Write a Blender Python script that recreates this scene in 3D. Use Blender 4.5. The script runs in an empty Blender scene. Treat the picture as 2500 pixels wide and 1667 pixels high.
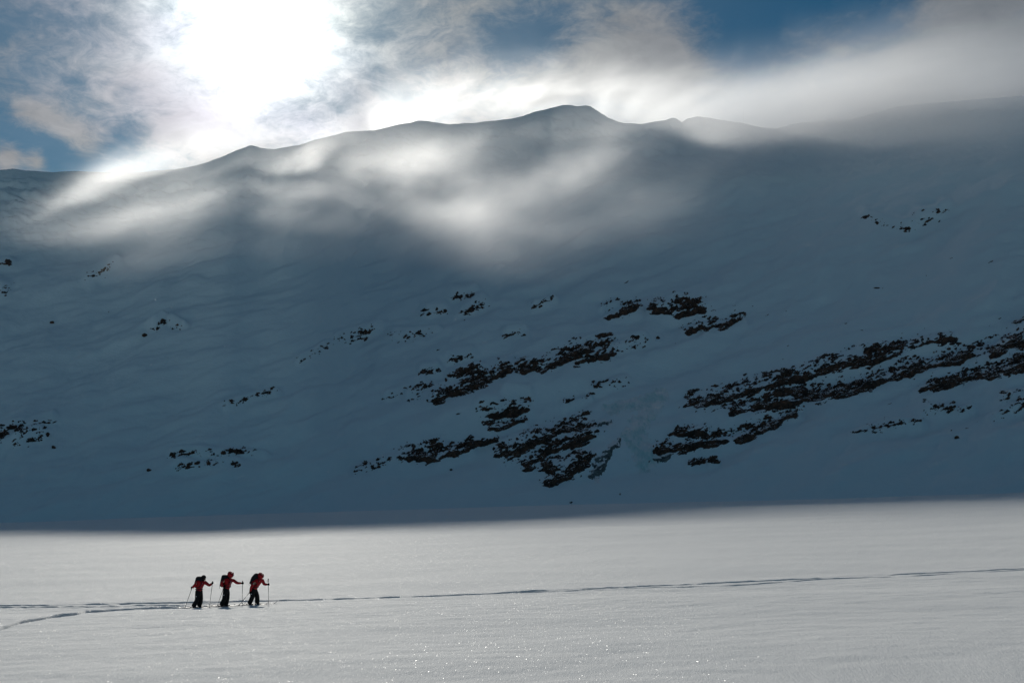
import bpy, bmesh, math, random
import numpy as np
from mathutils import Vector, Matrix

random.seed(4)
RNG = np.random.default_rng(11)
S = bpy.context.scene
COL = S.collection

# ------------------------------------------------------------------ camera
F = 2431.0                       # focal length of a 35 mm lens over a 2500 px wide frame
PITCH = math.atan((1215.0 - 833.5) / F)
CH = 5.317                       # eye height over the skiers' snow
cP, sP = math.cos(PITCH), math.sin(PITCH)
EYE = np.array([0.0, 0.0, CH])
cd = bpy.data.cameras.new('camera'); cam = bpy.data.objects.new('camera', cd); COL.objects.link(cam)
cd.sensor_width = 36.0; cd.lens = 35.0; cd.clip_start = 0.1; cd.clip_end = 20000
cam.location = (0, 0, CH); cam.rotation_euler = (math.pi / 2 + PITCH, 0, 0)
S.camera = cam

def ray(px, py):                 # world direction of a sight line (y component along the view)
    u = (np.asarray(px, float) - 1250) / F; v = (833.5 - np.asarray(py, float)) / F
    return u, cP - v * sP, sP + v * cP
def at(px, py, y):               # point on a sight line at world depth y
    u, a, b = ray(px, py)
    return np.array([u / a * y, y + 0 * u, CH + b / a * y])

# ------------------------------------------------------------------ light
SUN = np.array(ray(640, 70)); SUN /= np.linalg.norm(SUN)
SUN_EL = math.asin(SUN[2]); SUN_AZ = math.atan2(SUN[0], SUN[1])
sl = bpy.data.lights.new('sun', 'SUN'); sl.energy = 2.7; sl.angle = math.radians(2.4); sl.color = (1.0, 0.955, 0.87)
so = bpy.data.objects.new('sun', sl); COL.objects.link(so)
so.rotation_euler = Vector(SUN.tolist()).to_track_quat('Z', 'Y').to_euler()

S.view_settings.view_transform = 'Standard'; S.view_settings.look = 'None'
S.view_settings.exposure = 0.0; S.view_settings.gamma = 1.0; S.view_settings.use_curve_mapping = False
S.cycles.use_denoising = True
S.cycles.volume_bounces = 2; S.cycles.max_bounces = 6; S.cycles.diffuse_bounces = 3
S.cycles.transparent_max_bounces = 200; S.cycles.volume_step_rate = 1.0; S.cycles.volume_max_steps = 256
S.cycles.sample_clamp_indirect = 4.0

class NT:                        # small expression helper over a node tree
    def __init__(s, tree, shader=True): s.t = tree; s.m = 'ShaderNodeMath'; s.sh = shader
    def n(s, kind, **kw):
        x = s.t.nodes.new(kind)
        for k, v in kw.items(): setattr(x, k, v)
        return x
    def put(s, sock, v):
        if v is None: return
        if isinstance(v, bpy.types.NodeSocket): s.t.links.new(v, sock)
        else: sock.default_value = v
    def math(s, op, a, b=None, c=None, clamp=False):
        x = s.n('ShaderNodeMath', operation=op, use_clamp=clamp)
        for i, v in enumerate((a, b, c)): s.put(x.inputs[i], v)
        return x.outputs[0]
    def vmath(s, op, a, b=None, out=0):
        x = s.n('ShaderNodeVectorMath', operation=op)
        s.put(x.inputs[0], a)
        if op == 'SCALE': s.put(x.inputs['Scale'], b)
        else: s.put(x.inputs[1], b)
        return x.outputs[out]
    def add(s, a, b): return s.math('ADD', a, b)
    def mul(s, a, b): return s.math('MULTIPLY', a, b)
    def smooth(s, v, lo, hi, a=0.0, b=1.0):
        x = s.n('ShaderNodeMapRange', interpolation_type='SMOOTHSTEP')
        s.put(x.inputs[0], v); s.put(x.inputs[1], lo); s.put(x.inputs[2], hi); s.put(x.inputs[3], a); s.put(x.inputs[4], b)
        return x.outputs[0]
    def noise(s, vec, scale, detail=4.0, rough=0.5, dist=0.0, col=False):
        x = s.n('ShaderNodeTexNoise'); s.put(x.inputs['Vector'], vec)
        s.put(x.inputs['Scale'], scale); s.put(x.inputs['Detail'], detail); s.put(x.inputs['Roughness'], rough); s.put(x.inputs['Distortion'], dist)
        return x.outputs[1 if col else 0]
    def mix(s, f, a, b):
        x = s.n('ShaderNodeMix', data_type='RGBA'); s.put(x.inputs[0], f); s.put(x.inputs[6], a); s.put(x.inputs[7], b)
        return x.outputs[2]

def c4(r, g, b): return (r, g, b, 1.0)

def build_world():
    w = bpy.data.worlds.new('World'); S.world = w; w.use_nodes = True
    t = w.node_tree; t.nodes.clear(); N = NT(t)
    geo = N.n('ShaderNodeTexCoord').outputs['Generated']
    d = N.vmath('NORMALIZE', geo)
    sky = N.n('ShaderNodeTexSky', sky_type='NISHITA'); sky.sun_disc = False
    sky.sun_elevation = SUN_EL; sky.sun_rotation = SUN_AZ; sky.altitude = 1800; sky.air_density = 1.0; sky.dust_density = 0.3; sky.ozone_density = 3.0
    blue = N.vmath('MULTIPLY', sky.outputs[0], SKYTINT)
    # angle to the sun
    cs = N.vmath('DOT_PRODUCT', d, tuple(SUN.tolist()), out=1)
    ang = N.mul(N.math('ARCCOSINE', N.math('MINIMUM', cs, 0.99999)), 57.2958)
    # cloud sheet above the ridge, looked at along the direction
    sx = N.n('ShaderNodeSeparateXYZ'); N.put(sx.inputs[0], d)
    zz = N.add(N.math('MAXIMUM', sx.outputs[2], 0.0), 0.22)
    cv = N.n('ShaderNodeCombineXYZ'); N.put(cv.inputs[0], N.math('DIVIDE', sx.outputs[0], zz)); N.put(cv.inputs[1], N.math('DIVIDE', sx.outputs[1], zz)); cv.inputs[2].default_value = 3.7
    p = cv.outputs[0]
    warp = N.vmath('SCALE', N.vmath('SUBTRACT', N.noise(p, 2.2, 3, col=True), (0.5, 0.5, 0.5)), 0.5)
    pw = N.vmath('ADD', p, warp)
    big = N.noise(pw, 1.7, 7.0, 0.62)
    fine = N.noise(pw, 6.5, 7.0, 0.68)
    wsp = N.vmath('ADD', p, N.vmath('SCALE', N.vmath('SUBTRACT', N.noise(p, 9.0, 3, col=True), (0.5, 0.5, 0.5)), 0.16))
    wisp = N.noise(wsp, 15.0, 8.0, 0.70)
    cov = N.add(N.add(N.mul(N.math('SUBTRACT', big, 0.5), 2.2), N.mul(N.math('SUBTRACT', fine, 0.5), 1.6)), N.mul(N.math('SUBTRACT', wisp, 0.5), 1.4))
    # openings and banks of the real cloud cover: lobes in the sky
    for (px, py, r, amp) in SKYLOBES:
        v = np.array(ray(px, py)); v /= np.linalg.norm(v)
        dd = N.math('SUBTRACT', 1.0, N.vmath('DOT_PRODUCT', d, tuple(v.tolist()), out=1))
        g = N.math('EXPONENT', N.mul(dd, -2.0 / math.radians(r) ** 2))
        cov = N.add(cov, N.mul(g, amp))
    cm = N.smooth(cov, -0.35, 0.80)
    cm = N.add(N.mul(cm, 0.80), N.mul(N.smooth(ang, 34.0, 10.0), 0.20))
    # cloud brightness: forward scattering of the sun
    e1 = N.math('EXPONENT', N.math('DIVIDE', ang, -2.4))
    e2 = N.math('EXPONENT', N.math('DIVIDE', ang, -5.0))
    e3 = N.math('EXPONENT', N.math('DIVIDE', ang, -26.0))
    body = N.add(N.add(N.mul(e1, 4.2), N.mul(e2, 0.20)), N.add(N.mul(e3, 0.20), 0.17))
    body = N.mul(body, N.add(0.32, N.add(N.mul(N.noise(pw, 3.6, 7.0, 0.66), 0.75), N.mul(wisp, 0.60))))
    tone = N.noise(pw, 2.6, 2.0, 0.5, col=True)      # pale iridescence near the sun
    irid = N.vmath('ADD', N.vmath('SCALE', N.vmath('SUBTRACT', tone, (0.5, 0.5, 0.5)), N.mul(N.math('EXPONENT', N.math('DIVIDE', ang, -9.0)), 0.55)), (0.98, 1.0, 1.03))
    cloud = N.vmath('SCALE', irid, body)
    glare = N.vmath('SCALE', (1.0, 0.99, 0.95), N.add(N.add(N.mul(e1, 0.7), N.mul(e2, 0.10)), N.mul(e3, 0.03)))
    bg1 = N.n('ShaderNodeBackground'); N.put(bg1.inputs[0], blue); bg1.inputs[1].default_value = SKYSTR
    bg2 = N.n('ShaderNodeBackground'); N.put(bg2.inputs[0], cloud)
    bg3 = N.n('ShaderNodeBackground'); N.put(bg3.inputs[0], glare)
    mx = N.n('ShaderNodeMixShader'); N.put(mx.inputs[0], N.mul(cm, 0.93)); t.links.new(bg1.outputs[0], mx.inputs[1]); t.links.new(bg2.outputs[0], mx.inputs[2])
    ad = N.n('ShaderNodeAddShader'); t.links.new(mx.outputs[0], ad.inputs[0]); t.links.new(bg3.outputs[0], ad.inputs[1])
    out = N.n('ShaderNodeOutputWorld'); t.links.new(ad.outputs[0], out.inputs[0])
    w.cycles.sampling_method = 'MANUAL'; w.cycles.sample_map_resolution = 1024
SKYTINT = (0.16, 0.77, 0.86)
SKYSTR = 0.040
SKYLOBES = [(150, 340, 2.4, -0.6), (20, 330, 2.0, -0.3), (330, 320, 1.4, -0.35), (1850, -10, 3.2, -0.75), (2130, 10, 2.4, -0.55), (1290, 100, 1.8, -0.45), (840, 265, 0.9, -0.35), (980, 240, 1.0, -0.3),
            (1130, 215, 2.2, 0.5), (440, 290, 1.8, 0.3), (640, 60, 6, 0.5), (1600, 200, 3.4, 0.8), (2400, 180, 6, 1.0), (1500, 110, 3, 0.45), (900, 330, 2.2, 1.0), (1300, 240, 2.0, 0.6), (560, 350, 2.0, 0.8),
            (20, 385, 0.7, 1.2), (90, 396, 0.6, 1.2), (270, 140, 4, 0.30), (10, 80, 4, -0.35), (1000, 60, 3, -0.15), (60, 275, 0.9, 0.8), (115, 285, 0.9, 0.9), (165, 315, 0.9, 0.9), (215, 350, 0.9, 0.9), (1100, 40, 3, 0.3)]
build_world()

# ------------------------------------------------------------------ numeric helpers
def _h(ix, iy, seed):
    n = (ix.astype(np.int64) * 374761393 + iy.astype(np.int64) * 668265263 + seed * 1274126177) & 0xffffffff
    n = ((n ^ (n >> 13)) * 1274126177) & 0xffffffff
    return ((n ^ (n >> 16)) & 0xffff) / 65535.0 * 2 * np.pi
def perlin(x, y, seed=0):
    x, y = np.broadcast_arrays(np.asarray(x, float), np.asarray(y, float))
    x0 = np.floor(x); y0 = np.floor(y); fx = x - x0; fy = y - y0
    u = fx * fx * fx * (fx * (fx * 6 - 15) + 10); v = fy * fy * fy * (fy * (fy * 6 - 15) + 10)
    r = []
    for dx in (0, 1):
        for dy in (0, 1):
            a = _h(x0 + dx, y0 + dy, seed); r.append(np.cos(a) * (fx - dx) + np.sin(a) * (fy - dy))
    return ((r[0] * (1 - v) + r[1] * v) * (1 - u) + (r[2] * (1 - v) + r[3] * v) * u) * 1.5
def fbm(x, y, oct=4, seed=0, gain=0.5):
    s = 0; a = 1.0; t = 0
    for i in range(oct):
        s = s + a * perlin(x * 2 ** i + 17.3 * i, y * 2 ** i - 9.1 * i, seed + i); t += a; a *= gain
    return s / t
def ridged(x, y, oct=4, seed=0):
    s = 0; a = 1.0; t = 0
    for i in range(oct):
        s = s + a * (1 - np.abs(perlin(x * 2 ** i + 3.3 * i, y * 2 ** i + 5.1 * i, seed + i)) * 2.2); t += a; a *= 0.5
    return s / t
def sstep(x, a, b):
    t = np.clip((np.asarray(x, float) - a) / (b - a), 0, 1); return t * t * (3 - 2 * t)

def link(o, parent=None):
    COL.objects.link(o)
    if parent: o.parent = parent
    return o
def np_mesh(name, V, Q, mat, smooth=True, parent=None, tris=False):
    me = bpy.data.meshes.new(name); k = 3 if tris else 4
    V = np.ascontiguousarray(V, np.float32); Q = np.ascontiguousarray(Q, np.int32)
    me.vertices.add(len(V)); me.vertices.foreach_set('co', V.ravel())
    me.loops.add(Q.size); me.loops.foreach_set('vertex_index', Q.ravel())
    me.polygons.add(len(Q)); me.polygons.foreach_set('loop_start', np.arange(0, Q.size, k, dtype=np.int32))
    me.polygons.foreach_set('use_smooth', np.full(len(Q), smooth))
    me.materials.append(mat); me.update(calc_edges=True)
    return link(bpy.data.objects.new(name, me), parent)
def grid_quads(nr, nc):
    i = np.arange(nr * nc).reshape(nr, nc)
    return np.stack([i[:-1, :-1], i[:-1, 1:], i[1:, 1:], i[1:, :-1]], -1).reshape(-1, 4)
def tag(o, label=None, cat=None, group=None, kind=None):
    if label: o['label'] = label
    if cat: o['category'] = cat
    if group: o['group'] = group
    if kind: o['kind'] = kind
    return o
def empty(name, loc=(0, 0, 0), parent=None):
    o = bpy.data.objects.new(name, None); o.location = loc; o.empty_display_size = 0.2
    return link(o, parent)

# ------------------------------------------------------------------ materials
def mat_new(name):
    m = bpy.data.materials.new(name); m.use_nodes = True; t = m.node_tree; t.nodes.clear()
    N = NT(t); out = N.n('ShaderNodeOutputMaterial'); b = N.n('ShaderNodeBsdfPrincipled')
    t.links.new(b.outputs[0], out.inputs[0]); return m, N, b, out
def plain(name, col, rough=0.7, var=0.15, scale=30, bump=0.0, metal=0.0, spec=0.3):
    m, N, b, out = mat_new(name)
    pos = N.n('ShaderNodeTexCoord').outputs['Object']
    f = N.noise(pos, scale, 4)
    N.put(b.inputs['Base Color'], N.mix(f, c4(*[c * (1 - var) for c in col]), c4(*[min(1, c * (1 + var)) for c in col])))
    b.inputs['Roughness'].default_value = rough; b.inputs['Metallic'].default_value = metal; b.inputs['Specular IOR Level'].default_value = spec
    if bump:
        bp = N.n('ShaderNodeBump'); bp.inputs['Strength'].default_value = bump; bp.inputs['Distance'].default_value = 0.01
        N.put(bp.inputs['Height'], f); N.put(b.inputs['Normal'], bp.outputs[0])
    return m

def snow_material(name, glint):
    m, N, b, out = mat_new(name)
    pos = N.n('ShaderNodeNewGeometry').outputs['Position']
    c = N.noise(pos, 0.06, 4, 0.6)
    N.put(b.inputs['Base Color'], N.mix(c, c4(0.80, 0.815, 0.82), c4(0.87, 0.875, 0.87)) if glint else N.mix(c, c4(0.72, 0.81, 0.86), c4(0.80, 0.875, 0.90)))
    b.inputs['Roughness'].default_value = 0.8; b.inputs['Specular IOR Level'].default_value = 0.10
    if glint:
        mp = N.vmath('MULTIPLY', pos, (1.0, 0.25, 0.5))
        gr = N.add(N.noise(mp, 26.0, 3, 0.7), N.mul(N.noise(mp, 7.0, 2, 0.6), 0.8))
        bp = N.n('ShaderNodeBump'); bp.inputs['Strength'].default_value = 0.9; bp.inputs['Distance'].default_value = 0.032
        N.put(bp.inputs['Height'], gr)
        bp2 = N.n('ShaderNodeBump'); bp2.inputs['Strength'].default_value = 0.12; bp2.inputs['Distance'].default_value = 0.10
        N.put(bp2.inputs['Height'], N.noise(N.vmath('MULTIPLY', pos, (0.35, 1.0, 0.5)), 1.6, 3, 0.55)); N.put(bp2.inputs['Normal'], bp.outputs[0])
        N.put(b.inputs['Normal'], bp2.outputs[0])
        # loose ice crystals: every cell is one tilted mirror-like facet
        vor = N.n('ShaderNodeTexVoronoi', feature='F1'); N.put(vor.inputs['Vector'], mp); vor.inputs['Scale'].default_value = 66.0
        rnd = N.vmath('SUBTRACT', vor.outputs['Color'], (0.5, 0.5, 0.5))
        tilt = N.vmath('MULTIPLY', rnd, (1.45, 1.35, 0.0))
        nrm = N.vmath('NORMALIZE', N.vmath('ADD', tilt, (0, 0, 1.0)))
        gl = N.n('ShaderNodeBsdfGlossy'); gl.inputs['Roughness'].default_value = 0.30
        N.put(gl.inputs['Normal'], nrm)
        core = N.smooth(vor.outputs['Distance'], 0.42, 0.34)
        patch = N.smooth(N.noise(pos, 0.30, 4, 0.6), 0.35, 0.65)
        sep = N.n('ShaderNodeSeparateColor'); N.put(sep.inputs[0], vor.outputs['Color'])
        pick = N.math('GREATER_THAN', sep.outputs[2], N.math('SUBTRACT', 0.88, N.mul(patch, 0.10)))
        fac = N.mul(N.mul(core, pick), GLINT)
        mx = N.n('ShaderNodeMixShader'); N.put(mx.inputs[0], fac); N.t.links.new(b.outputs[0], mx.inputs[1]); N.t.links.new(gl.outputs[0], mx.inputs[2])
        N.t.links.new(mx.outputs[0], out.inputs[0])
    else:
        bp = N.n('ShaderNodeBump'); bp.inputs['Strength'].default_value = 0.38; bp.inputs['Distance'].default_value = 2.0
        mp = N.vmath('MULTIPLY', pos, (0.5, 1.0, 1.0))
        N.put(bp.inputs['Height'], N.add(N.noise(mp, 0.10, 5, 0.6), N.mul(N.noise(pos, 0.7, 4, 0.7), 0.28)))
        N.put(b.inputs['Normal'], bp.outputs[0])
    return m
GLINT = 0.20

def rock_material(name, dark, brown, icy=0.0):
    m, N, b, out = mat_new(name)
    g = N.n('ShaderNodeNewGeometry'); pos = g.outputs['Position']
    f = N.noise(pos, 0.35, 5, 0.65); f2 = N.noise(N.vmath('MULTIPLY', pos, (0.6, 1, 2.2)), 1.3, 5, 0.7)
    rockc = N.mix(N.smooth(f, 0.38, 0.65), c4(*dark), c4(*brown))
    rockc = N.mix(N.smooth(f2, 0.35, 0.75), rockc, c4(*[d * 0.45 for d in dark]))
    nz = N.n('ShaderNodeSeparateXYZ'); N.put(nz.inputs[0], g.outputs['Normal'])
    k = N.add(nz.outputs[2], N.mul(N.math('SUBTRACT', f2, 0.5), 0.65))
    snowf = N.smooth(k, SNOWLINE - icy, SNOWLINE + 0.10 - icy)
    N.put(b.inputs['Base Color'], N.mix(snowf, rockc, c4(0.82, 0.83, 0.85)))
    b.inputs['Roughness'].default_value = 0.85; b.inputs['Specular IOR Level'].default_value = 0.15
    bp = N.n('ShaderNodeBump'); bp.inputs['Strength'].default_value = 0.8; bp.inputs['Distance'].default_value = 0.6
    N.put(bp.inputs['Height'], f2); N.put(b.inputs['Normal'], bp.outputs[0])
    return m
SNOWLINE = 0.80

M_SNOW = snow_material('snow_ground_glinting', True)
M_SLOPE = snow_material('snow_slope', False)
M_ROCK = rock_material('snowy_rock', (0.055, 0.040, 0.034), (0.17, 0.090, 0.062))
M_ICE, _N, _b, _o = mat_new('blue_ice')
_p = _N.n('ShaderNodeNewGeometry').outputs['Position']
_f = _N.noise(_N.vmath('MULTIPLY', _p, (1.6, 1.0, 0.35)), 0.5, 5, 0.6)
_g = _N.noise(_p, 0.12, 3, 0.6)
_c = _N.mix(_N.smooth(_f, 0.35, 0.7), c4(0.46, 0.66, 0.68), c4(0.70, 0.80, 0.82))
_N.put(_b.inputs['Base Color'], _N.mix(_N.smooth(_g, 0.42, 0.62), _c, c4(0.76, 0.80, 0.83)))
_b.inputs['Roughness'].default_value = 0.35
_bp = _N.n('ShaderNodeBump'); _bp.inputs['Strength'].default_value = 0.7; _bp.inputs['Distance'].default_value = 0.8
_N.put(_bp.inputs['Height'], _f); _N.put(_b.inputs['Normal'], _bp.outputs[0])
M_GREYICE = rock_material('rock_under_ice', (0.10, 0.115, 0.115), (0.24, 0.27, 0.27), 0.10)

# ------------------------------------------------------------------ snow field
GA, GB = 0.025, 0.010
def track_profile(v, s, depth, seed, wide=0.5, lo=0.12):
    """height of a ski track across (v, metres from its middle, + is away from the camera), along s"""
    wob = 0.10 * fbm(s * 0.35, 0 * s, 3, seed)
    v = v + wob
    d = depth * (lo + (1.5 - lo) * np.clip(fbm(s * 0.22, 0 * s + 3, 4, seed + 5, 0.7) * 1.6 + 0.30, 0, 1))
    tr = -d * (1 - sstep(np.abs(v), wide * 0.5, wide * 0.5 + 0.10))
    ber = d * 0.55 * np.exp(-((v - wide * 0.5 - 0.24) / 0.16) ** 2) * (0.6 + 1.2 * np.clip(fbm(s * 1.1, v * 1.5, 3, seed + 9), 0, 1))
    crumb = d * 0.5 * np.exp(-(v / (wide * 1.3)) ** 2) * fbm(s * 3.1, v * 6.0, 3, seed + 2)
    return tr + ber + crumb
def base_z(x, y):
    x = np.asarray(x, float); y = np.asarray(y, float)
    z = GA * (x + 14.4) + GB * (y - 51)
    r = np.hypot(x, y)
    # the snow lip just in front of the skiers, dropping gently to the camera's bank
    z = z + 1.5 * sstep(x, 0, 230) * sstep(r, 90, 300) + 0.17 * sstep(50.55 - r_people(x, y) + 0, 0.0, 3.2)
    z = z - 1.9 * sstep(r, 26, 2)
    # far crest and the dip behind it
    cr = 292 + 18 * perlin(x / 160.0, 0 * x + 2.2, 31)
    z = z - 16.0 * sstep(r, cr, cr + 110) - np.clip(r - 500, 0, None) * 0.02
    fade = sstep(r, 4, 20)
    z = z + fade * (0.14 * fbm(x / 16.0 + y / 40.0, y / 7.0 - x / 60.0, 4, 3) + 0.35 * fbm(x / 70.0, y / 45.0, 3, 8) * sstep(r, 60, 140))
    z = z + fade * 0.030 * fbm(x / 2.0, y / 0.8 - x * 0.12, 3, 14)
    return z
def r_people(x, y):              # signed depth measured square to the skiers' line
    return y - 51.0 + 50.55 - 0.02 * (x + 14.4)
def solve_ground(px, py, hz=None):
    u, a, b = ray(px, py)
    t = np.linspace(20, 330, 6201)
    z = CH + b * t - base_z(u * t, a * t)
    k = np.argmax(z < 0)
    return u * t[k], a * t[k]
# the main track past the skiers, and the branch that bends towards the camera
T1 = [(-700, 1479), (-200, 1478), (0, 1478), (160, 1477), (320, 1473.5), (480, 1470), (640, 1467), (760, 1464), (900, 1460), (1100, 1453), (1250, 1446), (1600, 1430), (1800, 1421), (2000, 1412), (2250, 1400), (2500, 1388), (2900, 1366), (3200, 1350)]
T1b = [(-700, 1484), (-200, 1484), (0, 1483), (160, 1481), (320, 1479), (480, 1480), (640, 1479.5), (680, 1479.4)]
T1c = [(1250, 1448), (1600, 1434), (1800, 1429), (2000, 1414), (2250, 1405), (2500, 1391), (2900, 1370)]
T0 = [(-250, 1640), (-60, 1560), (0, 1536), (45, 1521), (90, 1512), (140, 1505), (200, 1497), (260, 1491), (330, 1486), (400, 1483.5), (460, 1482.2), (560, 1481.0)]
def world_path(T):
    P = np.array(T, float); q = np.arange(P[0, 0], P[-1, 0] + 1, 20.0); r = np.interp(q, P[:, 0], P[:, 1])
    W = np.array([solve_ground(a, b) for a, b in zip(q, r)]); return W
W1, W1b, W1c, W0 = world_path(T1), world_path(T1b), world_path(T1c), world_path(T0)
def across(W, x, y):             # depth from path, valid while the path is a function of azimuth
    az = np.arctan2(x, y); pa = np.arctan2(W[:, 0], W[:, 1]); o = np.argsort(pa)
    pr = np.hypot(W[:, 0], W[:, 1])
    rr = np.interp(az, pa[o], pr[o]); inside = sstep(az, pa.min(), pa.min() + 0.01) * (1 - sstep(az, pa.max() - 0.05, pa.max()))
    return np.hypot(x, y) - rr, inside, az * 50.0
def field_z(x, y):
    z = base_z(x, y)
    for W, dep, sd, wd in ((W1, 0.11, 1, 0.26), (W1b, 0.06, 2, 0.20), (W1c, 0.08, 3, 0.20), (W0, 0.10, 4, 0.26)):
        v, ins, s = across(W, x, y)
        if W is W0: v = v * 0.62
        m = (np.abs(v) < 3) & (ins > 0)
        if m.any():
            add = np.zeros_like(z); add[m] = (track_profile(v[m], s[m], dep, sd, wd, 0.85 if W is W0 else 0.12) * ins[m]); z = z + add
    # ploughed snow left of the fork
    v, ins, s = across(W1, x, y)
    az = np.arctan2(x, y)
    m = (v > -3.2) & (v < 1.0) & (az < -0.27)
    if m.any():
        add = np.zeros_like(z); w = np.exp(-((v[m] + 0.9) / 1.1) ** 2)
        add[m] = w * 0.05 * np.clip(fbm(s[m] * 0.9, v[m] * 1.3, 4, 77), -0.2, 1) * 2.0; z = z + add
    return z

def build_field():
    def azi(px): return math.atan((px - 1250) / F / cP)
    fine = np.arctan((np.arange(-60, 2561, 4.0) - 1250) / F / cP)
    left = np.linspace(-math.pi, azi(-700), 60)[:-1]; l2 = np.linspace(azi(-700), fine[0], 60)[:-1]
    r2 = np.linspace(fine[-1], azi(3200), 60)[1:]; right = np.linspace(azi(3200), math.pi, 60)[1:]
    az = np.concatenate([left, l2, fine, r2, right])
    r0, = (np.interp(az, np.arctan2(W1[:, 0], W1[:, 1]), np.hypot(W1[:, 0], W1[:, 1])),)
    g = np.concatenate([np.geomspace(0.02, 0.5, 26)[:-1], np.linspace(0.5, 0.78, 90)[:-1], np.linspace(0.78, 0.93, 110)[:-1], np.linspace(0.93, 1.012, 110)[:-1],
                        np.linspace(1.012, 1.06, 20)[:-1], np.geomspace(1.06, 9.0, 150)[:-1], np.geomspace(9.0, 70.0, 20)])
    R = g[:, None] * r0[None, :]
    X = R * np.sin(az)[None, :]; Y = R * np.cos(az)[None, :]
    Z = field_z(X, Y)
    V = np.stack([X, Y, Z], -1).reshape(-1, 3)
    o = np_mesh('snow_field', V, grid_quads(len(g), len(az))[:, ::-1], M_SNOW)
    return tag(o, 'flat sunlit snow field sparkling with ice crystals below the mountain', kind='structure')
build_field()

# ------------------------------------------------------------------ mountain
RIDGE = np.array([(-900, 452), (-500, 440), (-200, 430), (0, 415), (32, 412), (60, 416), (128, 421), (170, 418), (255, 421), (330, 422), (400, 416), (457, 409), (500, 398), (542, 383), (585, 364), (605, 357), (617, 355.5), (630, 359), (638, 361), (670, 365),
    (691, 360), (728, 355), (765, 343), (824, 328), (845, 322), (914, 319), (957, 308), (1004, 299), (1020, 295), (1042, 295), (1060, 299), (1095, 304), (1169, 299), (1201, 295), (1250, 290), (1275, 284), (1303, 274), (1330, 268), (1356, 261), (1375, 257), (1390, 256),
    (1409, 260), (1425, 258), (1440, 259), (1457, 270), (1484, 287), (1510, 298), (1526, 301), (1563, 303), (1622, 294), (1640, 288), (1650, 289), (1665, 298), (1680, 289), (1707, 285), (1755, 292), (1824, 303), (1861, 312), (1893, 315), (1930, 304), (2036, 290),
    (2079, 292), (2130, 275), (2196, 259), (2260, 252), (2380, 243), (2500, 234), (2700, 225), (3000, 250), (3300, 300)], float)
RY = np.array([(-900, 620), (-200, 600), (465, 585), (560, 565), (640, 590), (715, 595), (776, 632), (808, 680), (838, 750), (890, 860), (1000, 930), (1300, 960), (1700, 940), (2200, 900), (2700, 880), (3300, 860)], float)
FY = np.array([(-900, 360), (0, 352), (600, 362), (1100, 372), (1600, 370), (2100, 360), (2500, 350), (3300, 340)], float)
CX = np.arange(-900, 3301, 5.0)
TK = np.concatenate([np.linspace(0, 1, 300), 1 + np.array([0.02, 0.05, 0.1, 0.2, 0.35, 0.6, 1.0])])
OUT = []                                        # outcrop strokes: filled below, they also swell the snow over them

def stroke_mask(X, Y, strokes):
    m = np.zeros(X.shape)
    for pts, w0, w1 in strokes:
        n = len(pts) - 1
        for i in range(n):
            (x0, y0), (x1, y1) = pts[i], pts[i + 1]
            wa = w0 + (w1 - w0) * i / n; wb = w0 + (w1 - w0) * (i + 1) / n
            dx, dy = x1 - x0, y1 - y0
            t = np.clip(((X - x0) * dx + (Y - y0) * dy) / (dx * dx + dy * dy + 1e-6), 0, 1)
            d = np.hypot(X - x0 - t * dx, Y - y0 - t * dy) / (wa + (wb - wa) * t)
            m = np.maximum(m, 1 - d)
    return m

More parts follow.
